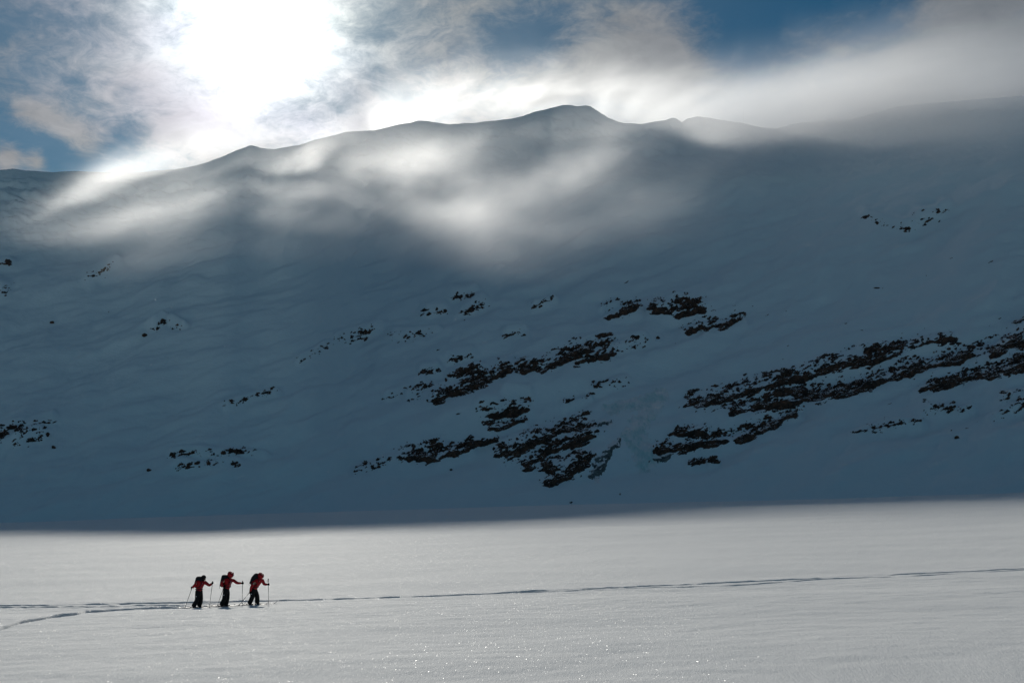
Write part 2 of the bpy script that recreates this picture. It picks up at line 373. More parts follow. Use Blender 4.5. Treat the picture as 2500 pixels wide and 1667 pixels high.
OUTCROPS = [
 ('long black rock band slanting across the right of the slope, thickest at its middle', 'band', 1.0,
  [([(1680, 990), (1755, 972), (1849, 938), (1925, 925), (2010, 893), (2150, 866)], 20, 14), ([(1764, 1000), (1904, 985), (1946, 966), (2053, 953), (2138, 917), (2240, 891), (2359, 857)], 16, 13), ([(1880, 950), (1960, 960)], 26, 30)]),
 ('thin dark rock strip along the upper edge of the long rock band', 'strip', 0.95, [([(2076, 858), (2150, 848), (2278, 828)], 6, 8)]),
 ('dark rock rib slanting down left below the long rock band, above the bare snow', 'rib', 0.95,
  [([(1600, 1102), (1691, 1083), (1798, 1066), (1853, 1040), (1912, 1008)], 16, 11), ([(1640, 1062), (1700, 1056)], 10, 8)]),
 ('broken black rock wall running off the right edge of the photo', 'edge wall', 1.0,
  [([(2380, 862), (2440, 838), (2500, 812), (2600, 780)], 16, 44), ([(2205, 952), (2286, 930), (2393, 906), (2500, 868), (2600, 850)], 10, 26), ([(2440, 880), (2540, 900)], 24, 34)]),
 ('black rock knob at the right edge above the rock wall', 'knob', 1.05, [([(2482, 786), (2560, 760)], 14, 40)]),
 ('broken rock streaks low at the right edge below the rock wall', 'low streaks', 0.85, [([(2363, 1023), (2435, 993), (2480, 955)], 5, 10), ([(2400, 972), (2540, 945)], 9, 14), ([(2470, 985), (2540, 960)], 8, 10)]),
 ('sparse rock flecks on the bare snow under the right rock wall', 'flecks', 0.72, [([(2053, 1057), (2121, 1036), (2197, 1031)], 7, 8), ([(2223, 998), (2274, 997)], 8, 8), ([(2290, 1003), (2320, 990)], 4, 4)]),
 ('brown black rock outcrop left of centre with a sheer lower face', 'left of centre', 1.0, [([(1075, 974), (1155, 945), (1240, 904)], 17, 15), ([(1110, 925), (1170, 905)], 8, 8)]),
 ('rugged dark outcrop at mid height, right of the sheer faced one', 'mid height', 1.0, [([(1278, 908), (1347, 890), (1400, 862), (1472, 850)], 12, 18), ([(1400, 885), (1470, 872)], 8, 14)]),
 ('low dark outcrop with a long thin tail rising to the right', 'low tailed', 1.0, [([(1012, 1118), (1050, 1120), (1107, 1108), (1150, 1096)], 16, 12), ([(1150, 1092), (1219, 1074)], 6, 3), ([(1050, 1090), (1090, 1085)], 10, 8)]),
 ('large stepped rock buttress with snow ledges left of the pale blue ice', 'buttress', 1.0, [([(1240, 1112), (1315, 1072), (1410, 1034)], 24, 12), ([(1285, 1136), (1327, 1105), (1385, 1085), (1440, 1062)], 16, 14), ([(1340, 1172), (1372, 1160), (1420, 1132)], 22, 17), ([(1310, 1112), (1345, 1150)], 16, 20)]),
 ('dark rock row under the cloud at the upper right of centre', 'upper row', 1.0, [([(1480, 773), (1540, 756)], 8, 13), ([(1590, 760), (1645, 768), (1702, 758)], 12, 12), ([(1640, 736), (1690, 745)], 8, 8)]),
 ('two small rock ledges just below the upper rock row', 'two ledges', 0.95, [([(1660, 811), (1700, 798)], 7, 6), ([(1705, 800), (1747, 794), (1789, 779)], 9, 7)]),
 ('small layered ledge between the central outcrops', 'layered ledge', 0.9, [([(1184, 1008), (1225, 1016), (1290, 1000)], 10, 5), ([(1197, 1047), (1276, 1028)], 8, 4)]),
 ('thin rock streaks at mid slope right of the layered ledge', 'thin streaks', 0.8, [([(1375, 981), (1433, 962)], 3, 3), ([(1442, 945), (1519, 930)], 7, 6), ([(1235, 982), (1290, 975)], 4, 3)]),
 ('scattered rock flecks above and left of the sheer faced outcrop', 'upper left flecks', 0.72, [([(960, 972), (1005, 955), (1043, 939)], 5, 9), ([(1104, 884), (1152, 872)], 7, 6), ([(1008, 977), (1030, 971)], 5, 4), ([(1040, 915), (1075, 905)], 6, 5)]),
 ('row of small rocks at the same height left of the central slope', 'rock row', 0.72, [([(842, 832), (928, 805)], 6, 8), ([(973, 824), (1072, 812)], 8, 6), ([(1238, 821), (1276, 812)], 4, 4)]),
 ('faint rock specks high on the slope just below the cloud', 'high specks', 0.70, [([(1048, 765), (1090, 760)], 6, 5), ([(1139, 763), (1178, 741)], 9, 9), ([(1305, 743), (1347, 732)], 6, 4), ([(1115, 725), (1160, 718)], 7, 6), ([(1465, 745), (1500, 730)], 3, 3)]),
 ('small rocks strung to the right of the mid height outcrop', 'strung', 0.75, [([(1490, 856), (1525, 850)], 7, 6), ([(1495, 832), (1560, 832)], 6, 7), ([(1500, 848), (1530, 843)], 5, 5)]),
 ('veiled rock specks in the haze high at the right', 'veiled', 0.54, [([(2098, 535), (2150, 553), (2200, 560)], 6, 7), ([(2220, 535), (2262, 528), (2285, 512)], 9, 7)]),
 ('broken rocks strewn at the left edge at mid height of the slope', 'left edge', 0.78, [([(-60, 1110), (0, 1090), (23, 1079), (61, 1060), (110, 1045)], 22, 10), ([(100, 1080), (150, 1066)], 8, 8), ([(110, 1050), (175, 1025)], 8, 6)]),
 ('rock flecks high at the left edge under the cloud', 'left high', 0.60, [([(-60, 720), (0, 690), (30, 710)], 20, 12), ([(-30, 660), (40, 640)], 12, 8), ([(240, 680), (300, 640)], 10, 6)]),
 ('short rows of small rocks low on the slope left of centre', 'low rows', 0.64, [([(459, 1110), (536, 1105), (628, 1101), (673, 1102)], 5, 5), ([(480, 1138), (540, 1135), (612, 1127)], 8, 5)]),
 ('few dark rocks on the open slope at the left under the cloud', 'open slope', 0.66, [([(400, 803), (420, 786)], 6, 6), ([(445, 795), (470, 800)], 5, 4), ([(582, 992), (650, 965), (696, 952)], 5, 4), ([(754, 878), (815, 849)], 5, 4)]),
 ('small rocks trailing left from the low tailed outcrop', 'trailing', 0.75, [([(890, 1142), (950, 1128), (1000, 1115)], 6, 6)]),
 ('small dark rock shelf on bare snow under the lower rib', 'shelf', 0.9, [([(1668, 1133), (1695, 1126)], 5, 4), ([(1710, 1124), (1725, 1123)], 3, 3)]),
]
ALLS = [s for o in OUTCROPS for s in o[3]]

def build_mountain_grid():
    rrow = np.interp(CX, RIDGE[:, 0], RIDGE[:, 1])
    rrow = rrow + 2.2 * fbm(CX / 26.0, 0 * CX, 5, 61, 0.65)
    ry = np.interp(CX, RY[:, 0], RY[:, 1]); k = np.ones(13) / 13; ry = np.convolve(np.pad(ry, 6, 'edge'), k, 'valid')
    fy = np.interp(CX, FY[:, 0], FY[:, 1])
    u, a, b = ray(CX, rrow)
    zr = CH + b / a * ry
    kk = np.hanning(81); kk /= kk.sum(); zs = np.convolve(np.pad(zr, 40, 'edge'), kk, 'valid')
    z0 = base_z(u / a * fy, fy) - 1.0
    t = TK[:, None]; tc = np.clip(t, 0, 1)
    Y = fy + (ry - fy) * tc + np.clip(t - 1, 0, None) * 260
    tz = 0.80 * tc + 0.20 * tc ** 2
    zz_ = zs + (zr - zs) * sstep(tc, 0.80, 1.0)
    Z = z0 + (zz_ - z0) * tz - np.clip(t - 1, 0, None) * 170
    U = ((CX - 1250) / F)[None, :]
    X = U / a[None, :] * Y
    # image rows of the plain face, for placing relief along the strata
    row = lambda X, Y, Z: 833.5 - F * (-Y * sP + (Z - CH) * cP) / (Y * cP + (Z - CH) * sP)
    PX = np.broadcast_to(CX[None, :], X.shape); PY = row(X, Y, Z)
    env = sstep(tc, 0.0, 0.12) * sstep(1 - tc, 0.0, 0.07)
    far = Y / 500.0
    q = PY + 0.32 * PX                              # across the strata
    s_ = PX - 0.32 * PY
    rel = 7.0 * fbm(s_ / 620.0, q / 190.0, 4, 21) + 3.0 * fbm(s_ / 260.0, q / 55.0, 4, 22) + 0.7 * fbm(s_ / 80.0, q / 20.0, 3, 23)
    gul = 3.2 * fbm((PX + 0.5 * PY) / 150.0, PY / 420.0, 4, 24)
    # the broad diagonal ramp below the central outcrops
    ramp = 5.0 * np.exp(-((q - (1010 + 0.32 * 1150)) / 45.0) ** 2) * np.exp(-((PX - 1150) / 420.0) ** 2) - 4.0 * np.exp(-((q - (940 + 0.32 * 1500)) / 35.0) ** 2) * np.exp(-((PX - 1400) / 300.0) ** 2)
    ms = np.clip(stroke_mask(PX[::1], PY, [(p, w0 * 2.0 + 9, w1 * 2.0 + 9) for p, w0, w1 in ALLS]), 0, 1)
    rel = rel + gul + ramp + 2.6 * sstep(ms, 0, 1)
    up = sstep(1 - tc, 0.0, 0.35)                 # near the ridge: small rocky relief instead
    rel = rel * up + (1 - up) * sstep(1 - tc, 0.0, 0.04) * 4.6 * fbm(PX / 42.0, PY / 16.0, 5, 26, 0.6)
    rel = rel * env * far * 1.25
    X = X; Y = Y - rel * 0.62; Z = Z + rel * 0.78
    return X, Y, Z, row
MX, MY, MZ, row_of = build_mountain_grid()
MPX = 1250 + F * MX / (MY * cP + (MZ - CH) * sP); MPY = row_of(MX, MY, MZ)
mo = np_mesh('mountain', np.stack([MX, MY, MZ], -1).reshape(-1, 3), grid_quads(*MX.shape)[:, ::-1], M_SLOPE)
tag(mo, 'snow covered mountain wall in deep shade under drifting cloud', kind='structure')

def on_slope(px, py):
    """world points of the mountain surface seen along the given sight lines"""
    px = np.asarray(px, float); py = np.asarray(py, float); sh = px.shape; px = px.ravel(); py = py.ravel()
    c = np.clip((px - CX[0]) / 5.0, 0, len(CX) - 1.001); c0 = c.astype(int); fc = c - c0
    res = []
    n1 = 300
    rows = -np.maximum.accumulate(-MPY[:n1], axis=0)          # falls with t
    rows = np.minimum.accumulate(MPY[:n1], axis=0)
    out = np.zeros((len(px), 3))
    for cc in np.unique(c0):
        m = c0 == cc
        acc = 0
        for k, wgt in ((cc, 1 - fc[m]), (cc + 1, fc[m])):
            r = rows[::-1, k]; t = np.interp(py[m], r, np.arange(n1 - 1, -1, -1))
            i0 = np.clip(t.astype(int), 0, n1 - 2); f = t - i0
            P = np.stack([A[i0, k] * (1 - f) + A[i0 + 1, k] * f for A in (MX, MY, MZ)], -1)
            acc = acc + P * wgt[:, None]
        out[m] = acc
    return out.reshape(sh + (3,))

def islands(keep, q, nv):
    """connected sets of kept quads"""
    par = np.arange(nv)
    def find(a):
        while par[a] != a:
            par[a] = par[par[a]]; a = par[a]
        return a
    for f in q[keep]:
        r = find(f[0])
        for v in f[1:]:
            s = find(v)
            if s != r: par[s] = r
    return np.array([find(f[0]) for f in q[keep]])

def outcrop(idx, label, strokes, strength, mat, step=1.35, name='rock_outcrop', cat='rock outcrop'):
    xs = [p[0] for s in strokes for p in s[0]]; ys = [p[1] for s in strokes for p in s[0]]; w = max(max(s[1], s[2]) for s in strokes) * 2.0 + 14
    gx = np.arange(min(xs) - w, max(xs) + w, step); gy = np.arange(max(ys) + w, min(ys) - w * 1.5, -step)
    PX, PY = np.meshgrid(gx, gy)
    sd = 100 + idx * 13
    wx = PX + 7 * fbm(PX / 30.0, PY / 30.0, 3, sd); wy = PY + 5 * fbm(PX / 26.0, PY / 26.0, 3, sd + 1)
    dense = strength >= 0.9
    m1 = stroke_mask(wx, wy, [([(x, y + 0.2 * w0) for x, y in p], w0 * 0.80 + 1.5, w1 * 0.80 + 1.5) for p, w0, w1 in strokes])
    if dense: m2 = stroke_mask(wx, wy, [([(x, y - min(0.9 * w0, 11)) for x, y in p], min(w0 * 1.9 + 5, w0 + 15), min(w1 * 1.9 + 5, w1 + 15)) for p, w0, w1 in strokes])
    else: m2 = stroke_mask(wx, wy, [(p, w0 * 1.9 + 6, w1 * 1.9 + 6) for p, w0, w1 in strokes])
    sl = -0.30
    ca, sa = math.cos(sl), math.sin(sl)
    s_ = wx * ca + wy * sa; q_ = -wx * sa + wy * ca
    lo = fbm(s_ / 58.0, q_ / 17.0, 3, sd + 3) * 2.1
    mid = (ridged(s_ / 24.0 + 0.5 * lo, q_ / 9.0, 3, sd + 6) - 0.45) * 1.1
    fin = fbm(s_ / 12.0, q_ / 4.4, 4, sd + 8, 0.62) * 2.2
    blk = fbm(s_ / 16.0, q_ / 10.0, 2, sd + 10) * 2.2
    saw = 0.5 + 0.5 * np.clip(mid + fin, -1, 1); body = np.clip(m2, 0, 1)
    fil = fbm(s_ / 15.0, q_ / 3.6, 4, sd + 12, 0.6) * 2.2
    tex = 0.50 * fin + 0.50 * fil + 0.30 * mid + 0.25 * blk
    e_solid = (m1 - 0.36) * 1.5 + 1.05 * lo + 0.42 * tex - 0.02
    e_fill = (m2 - 0.30) * 1.0 + 1.15 * tex + 0.55 * lo - (0.50 if dense else 0.70 + (0.82 - strength) * 0.8)
    e = np.maximum(e_solid, e_fill) if dense else e_fill
    mm = np.maximum(m1, m2)
    e = e - 2.2 * sstep(0.16 - mm, 0, 0.40)
    P = on_slope(PX, PY)
    sc = (P[..., 1] / 600.0)
    n = np.array([0.0, -0.60, 0.80])
    h = np.clip(e, -0.35, 2.0) * (0.35 if 'specks on the summit' in label or 'small peak' in label else 1.0)
    P = P + (h * 1.9 * sc)[..., None] * n + ((saw - 0.5) * 0.7 * np.clip(body, 0, 1) * sc * (e > 0))[..., None] * np.array([0, -1.0, 0.1])
    nr, nc = PX.shape; q = grid_quads(nr, nc)[:, ::1]
    ev = (h > 0).ravel(); keep = ev[q].any(1)
    if not keep.any(): return None
    lab = islands(keep, q, nr * nc); qk = q[keep]
    ctr = P.reshape(-1, 3)[qk[:, 0]].mean(0)
    root = empty(name, tuple(ctr.tolist())); tag(root, label, cat)
    V = P.reshape(-1, 3) - ctr
    ids, cnt = np.unique(lab, return_counts=True)
    big = [i for i, c in zip(ids, cnt) if c * step * step > 60]
    big = sorted(big, key=lambda i: -cnt[list(ids).index(i)])[:60]
    def emit(faces, nm):
        u, inv = np.unique(faces, return_inverse=True)
        return np_mesh(nm, V[u], inv.reshape(faces.shape), mat, parent=root, smooth=False)
    for i in big: emit(qk[lab == i], 'rock')
    rest = qk[~np.isin(lab, big)]
    if len(rest):
        o = emit(rest, 'small_rocks'); o['kind'] = 'stuff'
    return root
for i, (lab, key, st, strokes) in enumerate(OUTCROPS):
    outcrop(i, lab, strokes, st, M_ROCK)

# frozen seep between the buttress and the lower rib: thin sheets of ice standing out of the snow
def ice_sheet(label, strokes, mat, seed, thick, name):
    xs = [p[0] for s in strokes for p in s[0]]; ys = [p[1] for s in strokes for p in s[0]]; w = max(max(s[1], s[2]) for s in strokes) * 1.4 + 6
    gx = np.arange(min(xs) - w, max(xs) + w, 2.0); gy = np.arange(max(ys) + w, min(ys) - w, -2.0)
    PX, PY = np.meshgrid(gx, gy)
    m = stroke_mask(PX + 16 * fbm(PX / 30.0, PY / 24.0, 4, seed), PY + 10 * fbm(PX / 22.0, PY / 22.0, 4, seed + 1), strokes)
    e = (m - 0.30) * 1.3 + 0.75 * fbm(PX / 16.0, PY / 12.0, 4, seed + 3, 0.65) + 0.3 * ridged(PX / 7.0, PY / 34.0, 3, seed + 4) - 0.22
    P = on_slope(PX, PY); h = np.clip(e, -0.3, 0.8)
    P = P + (h * thick)[..., None] * np.array([0.0, -0.6, 0.8])
    q = grid_quads(*PX.shape); keep = (h > 0).ravel()[q].any(1); qk = q[keep]
    u, inv = np.unique(qk, return_inverse=True)
    V = P.reshape(-1, 3)[u]; c = V.mean(0)
    o = np_mesh(name, V - c, inv.reshape(qk.shape), mat); o.location = c.tolist()
    return tag(o, label, 'ice')
ice_sheet('pale blue green sheet of ice on the slope between the two lower rock groups', [([(1560, 1120), (1530, 1060), (1575, 1000)], 48, 34), ([(1480, 1000), (1600, 965)], 22, 26)], M_ICE, 501, 1.2, 'ice_sheet')
ice_sheet('grey ice glazed rock slab at the right side of the stepped buttress', [([(1440, 1160), (1460, 1120), (1495, 1075)], 28, 14), ([(1430, 1040), (1480, 1030)], 10, 8)], M_GREYICE, 520, 1.0, 'iced_slab')
ice_sheet('small grey iced slab right under the pale ice sheet', [([(1570, 1130), (1615, 1112)], 12, 12)], M_GREYICE, 530, 0.9, 'iced_slab')

# single boulders
def boulder(px, py, w, h, label, seed, y=None, lift=0.25):
    P = on_slope([px], [py])[0] if y is None else np.array(at(px, py, y))
    mpp = P[1] / F
    bm = bmesh.new(); bmesh.ops.create_icosphere(bm, subdivisions=3, radius=1.0)
    rr = random.Random(seed)
    off = Vector((rr.random() * 9, rr.random() * 9, rr.random() * 9))
    from mathutils import noise
    planes = [(Vector((rr.uniform(-1, 1), rr.uniform(-1, 1), rr.uniform(-0.4, 1))).normalized(), rr.uniform(0.55, 0.85)) for _ in range(9)]
    for v in bm.verts:
        for n, d in planes:
            k = v.co.dot(n)
            if k > d: v.co -= n * (k - d)
        v.co *= 1 + 0.12 * noise.noise(v.co * 2.2 + off)
        v.co = Vector((v.co.x * w * mpp * 0.62, v.co.y * w * mpp * 0.5, v.co.z * h * mpp * 0.75))
    me = bpy.data.meshes.new('boulder'); bm.to_mesh(me); bm.free(); me.materials.append(M_ROCK)
    o = link(bpy.data.objects.new('boulder', me)); o.location = (P + np.array([0, -0.3, 0.4]) * w * mpp * lift).tolist()
    o.rotation_euler = (0, rr.uniform(-0.3, 0.1), rr.uniform(-0.3, 0.3))
    return tag(o, label, 'boulder')
boulder(85, 1044, 19, 9, 'flat topped boulder, largest at the left edge of the slope, wider than tall', 1)
boulder(149, 788, 9, 6, 'small lone dark boulder high on the open slope at the left', 2)
boulder(379, 819, 11, 7, 'dark boulder at the lower end of a short rock line under the cloud', 3)
boulder(165, 1062, 10, 8, 'dark boulder on the snow right of the flat topped boulder', 4)
boulder(180, 1093, 10, 7, 'lowest lone boulder right of the strewn rocks at the left', 5)
boulder(406, 1148, 10, 6, 'lone boulder low on the slope at the left end of the small rock rows', 6)
boulder(2276, 1070, 12, 8, 'lone boulder on bare snow low at the right', 7)
boulder(1109, 1147, 7, 4, 'tiny boulder on the snow below the low tailed outcrop', 8)
boulder(1208, 1096, 8, 8, 'small boulder between the tailed outcrop and the stepped buttress', 9)
boulder(1594, 826, 9, 7, 'single small boulder midway between the strung rocks and the two ledges', 12)
boulder(2329, 1214, 14, 10, 'pointed dark boulder peeping over the far edge of the snow field at the right', 10, y=335, lift=0.0)
boulder(2208, 1216, 11, 6, 'small flat boulder at the far edge of the snow field at the right', 11, y=335, lift=0.0)

# ------------------------------------------------------------------ cloud drifting over the ridge
def cloud(name, label, lo, hi, vox, lobes, dens, erode, tilt, aniso=0.76, sc=1.0):
    """a volume filled with water droplets: lobes of density worn away by noise"""
    me = bpy.data.meshes.new(name); o = link(bpy.data.objects.new(name, me)); tag(o, label, kind='stuff')
    g = bpy.data.node_groups.new(name, 'GeometryNodeTree')
    g.interface.new_socket('Geometry', in_out='OUTPUT', socket_type='NodeSocketGeometry')
    N = NT(g)
    pos = N.n('GeometryNodeInputPosition').outputs[0]
    ct, st = math.cos(tilt), math.sin(tilt)
    sx = N.n('ShaderNodeSeparateXYZ'); N.put(sx.inputs[0], pos); x, y, z = sx.outputs
    x0_, z0_ = x, z; x = N.add(x, N.mul(y, 0.12)); z = N.math('SUBTRACT', z, N.mul(y, 0.34))      # streaks drawn out along the up-slope wind
    rx = N.add(N.mul(x, ct), N.mul(z, st)); rz = N.add(N.mul(x, -st), N.mul(z, ct))
    cv = N.n('ShaderNodeCombineXYZ'); N.put(cv.inputs[0], N.mul(rx, 0.58)); N.put(cv.inputs[1], N.mul(y, 0.06)); N.put(cv.inputs[2], rz)
    q = cv.outputs[0]
    wv = N.vmath('SCALE', N.vmath('SUBTRACT', N.noise(q, 0.018 / sc, 2, 0.5, col=True), (0.5, 0.5, 0.5)), 36.0 * sc)
    qw = N.vmath('ADD', q, wv)
    n1 = N.noise(qw, 0.036 / sc, 8.0, 0.72)
    bend = N.mul(N.math('SUBTRACT', N.noise(pos, 0.011 / sc, 2, 0.5), 0.5), 60.0)      # the sheets billow towards and away from the valley
    tot = None
    for (cx, cy, cz, ax, ay, az, tl, amp) in lobes:
        c_, s_ = math.cos(tl), math.sin(tl)
        d = N.vmath('SUBTRACT', pos, (cx, cy, cz))
        dsx = N.n('ShaderNodeSeparateXYZ'); N.put(dsx.inputs[0], d); dx, dy, dz = dsx.outputs
        u = N.mul(N.add(N.mul(dx, c_), N.mul(dz, s_)), 1 / ax); v = N.mul(N.add(N.mul(dx, -s_), N.mul(dz, c_)), 1 / az); w_ = N.mul(N.add(dy, bend), 1 / ay)
        r2 = N.add(N.add(N.mul(u, u), N.mul(v, v)), N.mul(w_, w_))
        e = N.mul(N.math('EXPONENT', N.mul(r2, -1.0)), amp)
        tot = e if tot is None else N.add(tot, e)
    den = N.mul(tot, N.smooth(N.add(n1, N.mul(tot, 0.015)), erode, erode + 0.21, 0.40, 1.0))
    # fade at the box faces
    for ax_, (a, b) in zip((x0_, y, z0_), zip(lo, hi)):
        den = N.mul(den, N.mul(N.smooth(ax_, a, a + 25.0), N.smooth(ax_, b, b - 25.0)))
    vc = N.n('GeometryNodeVolumeCube'); N.put(vc.inputs['Density'], N.mul(den, dens))
    vc.inputs['Min'].default_value = lo; vc.inputs['Max'].default_value = hi
    for i, nm in enumerate(('Resolution X', 'Resolution Y', 'Resolution Z')): vc.inputs[nm].default_value = max(8, int((hi[i] - lo[i]) / vox))
    m = bpy.data.materials.new(name); m.use_nodes = True; m.node_tree.nodes.clear(); K = NT(m.node_tree)
    pv = K.n('ShaderNodeVolumePrincipled'); pv.inputs['Color'].default_value = c4(0.99, 0.99, 1.0); pv.inputs['Density'].default_value = 1.0
    pv.inputs['Anisotropy'].default_value = aniso
    mo_ = K.n('ShaderNodeOutputMaterial'); m.node_tree.links.new(pv.outputs[0], mo_.inputs['Volume'])
    m.cycles.volume_sampling = 'MULTIPLE_IMPORTANCE'
    sm = N.n('GeometryNodeSetMaterial'); g.links.new(vc.outputs[0], sm.inputs[0]); sm.inputs['Material'].default_value = m
    go = N.n('NodeGroupOutput'); g.links.new(sm.outputs[0], go.inputs[0])
    md = o.modifiers.new('cloud', 'NODES'); md.node_group = g
    me.materials.append(m)
    return o
def L(px, py, y, wpx, dy, hpx, tilt, amp):
    p = at(px, py, y); k = y / F
    return (float(p[0]), float(p[1]), float(p[2]), wpx * k, dy, hpx * k, math.radians(tilt), amp)
LOBES_NEAR = [
    L(60, 530, 420, 200, 25, 26, 24, 0.5), L(120, 500, 440, 130, 16, 14, 32, 1.8), L(250, 440, 475, 170, 20, 30, 28, 2.0), L(400, 385, 545, 150, 25, 34, 28, 0.7), L(850, 400, 500, 620, 30, 95, 8, 0.55), L(560, 345, 620, 130, 20, 20, 12, 0.5),
    L(540, 500, 430, 280, 20, 55, 10, 1.4), L(740, 400, 490, 150, 18, 30, 32, 1.7), L(640, 580, 370, 300, 18, 60, 0, 1.4),
    L(330, 540, 390, 320, 20, 50, 8, 1.3), L(900, 530, 420, 280, 20, 60, 5, 1.4), L(1130, 520, 430, 280, 20, 80, 8, 1.4),
    L(1400, 430, 540, 200, 25, 60, 24, 2.4), L(1080, 380, 560, 200, 25, 38, 12, 1.3), L(1320, 590, 410, 280, 20, 60, 5, 1.7), L(1560, 500, 460, 220, 20, 80, 20, 1.5),
    L(1090, 445, 500, 150, 20, 34, 8, 1.0), L(330, 420, 560, 220, 25, 26, 24, 1.0), L(470, 395, 575, 120, 20, 22, 28, 0.6), L(900, 450, 500, 240, 20, 30, 16, 0.8), L(700, 500, 440, 240, 20, 40, 5, 1.0), L(1240, 500, 480, 200, 20, 60, 14, 1.2),
    L(560, 640, 330, 300, 18, 50, 0, 0.8), L(1150, 640, 370, 320, 18, 50, 0, 0.8),
]
LOBES_NEAR = [(x, y, z, ax, ay * 0.5, az, tl, am * 1.85) for x, y, z, ax, ay, az, tl, am in LOBES_NEAR]   # thin drifting sheets
LOBES_FAR = [
    L(1000, 290, 1010, 260, 60, 36, 12, 0.4), L(1200, 235, 1030, 220, 60, 50, 5, 0.4), L(1500, 240, 1040, 260, 60, 45, -6, 0.8), L(1720, 260, 1020, 260, 70, 38, -4, 0.9),
    L(2050, 240, 860, 260, 80, 75, 6, 1.3), L(2350, 230, 820, 260, 80, 110, 6, 1.3), L(2100, 300, 740, 400, 60, 50, 0, 1.3), L(2420, 320, 700, 280, 60, 90, 0, 0.5), L(1750, 340, 760, 260, 60, 45, 0, 0.8), L(1950, 290, 780, 260, 60, 35, 0, 1.0),
]
cloud('cloud_tongue', 'bright cloud spilling over the low left ridge and trailing across the slope', (-300, 280, 50), (190, 690, 300), 2.2, LOBES_NEAR, 0.0035, 0.40, math.radians(22))
cloud('cloud_bank', 'grey cloud bank wrapped round the summit ridge and the right shoulder', (-160, 600, 190), (560, 1150, 520), 4.0, LOBES_FAR, 0.0105, 0.38, math.radians(14), sc=1.5)

# ------------------------------------------------------------------ skiers
M_RED = plain('red_jacket_cloth', (0.34, 0.002, 0.008), 0.6, 0.25, 12, 0.4)
M_BLK = plain('black_trouser_cloth', (0.005, 0.005, 0.006), 0.8, 0.3, 12, 0.4)
M_NAVY = plain('dark_pack_fabric', (0.006, 0.008, 0.012), 0.75, 0.3, 18, 0.4)
M_SKIN = plain('skin', (0.45, 0.24, 0.17), 0.5, 0.1, 8)
M_GLOVE = plain('black_glove_leather', (0.006, 0.006, 0.006), 0.9, 0.3, 30, spec=0.05)
M_LENS = plain('goggle_lens', (0.02, 0.015, 0.03), 0.08, 0.1, 5, spec=0.8)
M_POLE = plain('dark_pole_metal', (0.06, 0.06, 0.065), 0.35, 0.2, 10, metal=0.7)
M_WHITE = plain('pale_print', (0.7, 0.72, 0.75), 0.6, 0.05, 10)
M_BASK = plain('basket_plastic', (0.30, 0.38, 0.42), 0.5, 0.2, 10)
M_SKI = plain('ski_topsheet', (0.05, 0.06, 0.08), 0.4, 0.3, 10)

def skinned(name, mat, chains, parent, sub=2, grow=1.0):
    """one continuous skin over a tree of joints; chains = lists of (key, pos, radius); a repeated key joins"""
    keys = {}; V = []; R = []; E = []
    for ch in chains:
        prev = None
        for k, p, r in ch:
            if k not in keys: keys[k] = len(V); V.append(p); R.append(r)
            if prev is not None: E.append((prev, keys[k]))
            prev = keys[k]
    me = bpy.data.meshes.new(name + '_tmp'); me.from_pydata([tuple(v) for v in V], E, [])
    ob = bpy.data.objects.new(name + '_tmp', me); COL.objects.link(ob)
    md = ob.modifiers.new('s', 'SKIN'); md.use_smooth_shade = True
    for i, sv in enumerate(me.skin_vertices[0].data):
        r = R[i]; sv.radius = (r * grow, r * grow) if not isinstance(r, tuple) else (r[0] * grow, r[1] * grow); sv.use_root = (i == 0)
    sb = ob.modifiers.new('b', 'SUBSURF'); sb.levels = sub; sb.render_levels = sub
    dg = bpy.context.evaluated_depsgraph_get(); m2 = bpy.data.meshes.new_from_object(ob.evaluated_get(dg)); m2.name = name
    bpy.data.objects.remove(ob)
    m2.materials.clear(); m2.materials.append(mat)
    for p in m2.polygons: p.use_smooth = True
    return link(bpy.data.objects.new(name, m2), parent)

def tube_bm(bm, pts, rad, n=8):
    rings = []
    P = [Vector(p) for p in pts]
    for i, p in enumerate(P):
        d = (P[min(i + 1, len(P) - 1)] - P[max(i - 1, 0)]).normalized()
        a = d.cross(Vector((0.31, 0.9, 0.17))).normalized(); b = d.cross(a)
        r = rad[i] if isinstance(rad, (list, tuple)) else rad
        rings.append([bm.verts.new(p + (a * math.cos(2 * math.pi * k / n) + b * math.sin(2 * math.pi * k / n)) * r) for k in range(n)])
    for A, B in zip(rings, rings[1:]):
        for k in range(n): bm.faces.new((A[k], A[(k + 1) % n], B[(k + 1) % n], B[k]))
    bm.faces.new(rings[0][::-1]); bm.faces.new(rings[-1])
def bm_obj(name, bm, mat, parent=None, smooth=True):
    me = bpy.data.meshes.new(name); bmesh.ops.recalc_face_normals(bm, faces=bm.faces); bm.to_mesh(me); bm.free()
    me.materials.append(mat)
    for p in me.polygons: p.use_smooth = smooth
    return link(bpy.data.objects.new(name, me), parent)
def tubes(name, mat, specs, parent=None, n=8):
    bm = bmesh.new()
    for pts, rad in specs: tube_bm(bm, pts, rad, n)
    return bm_obj(name, bm, mat, parent)
def ball(bm, c, r, seg=14):
    m = Matrix.Translation(Vector(c)) @ Matrix.Diagonal((r[0], r[1], r[2], 1))
    bmesh.ops.create_uvsphere(bm, u_segments=seg, v_segments=seg // 2 + 2, radius=1.0, matrix=m)

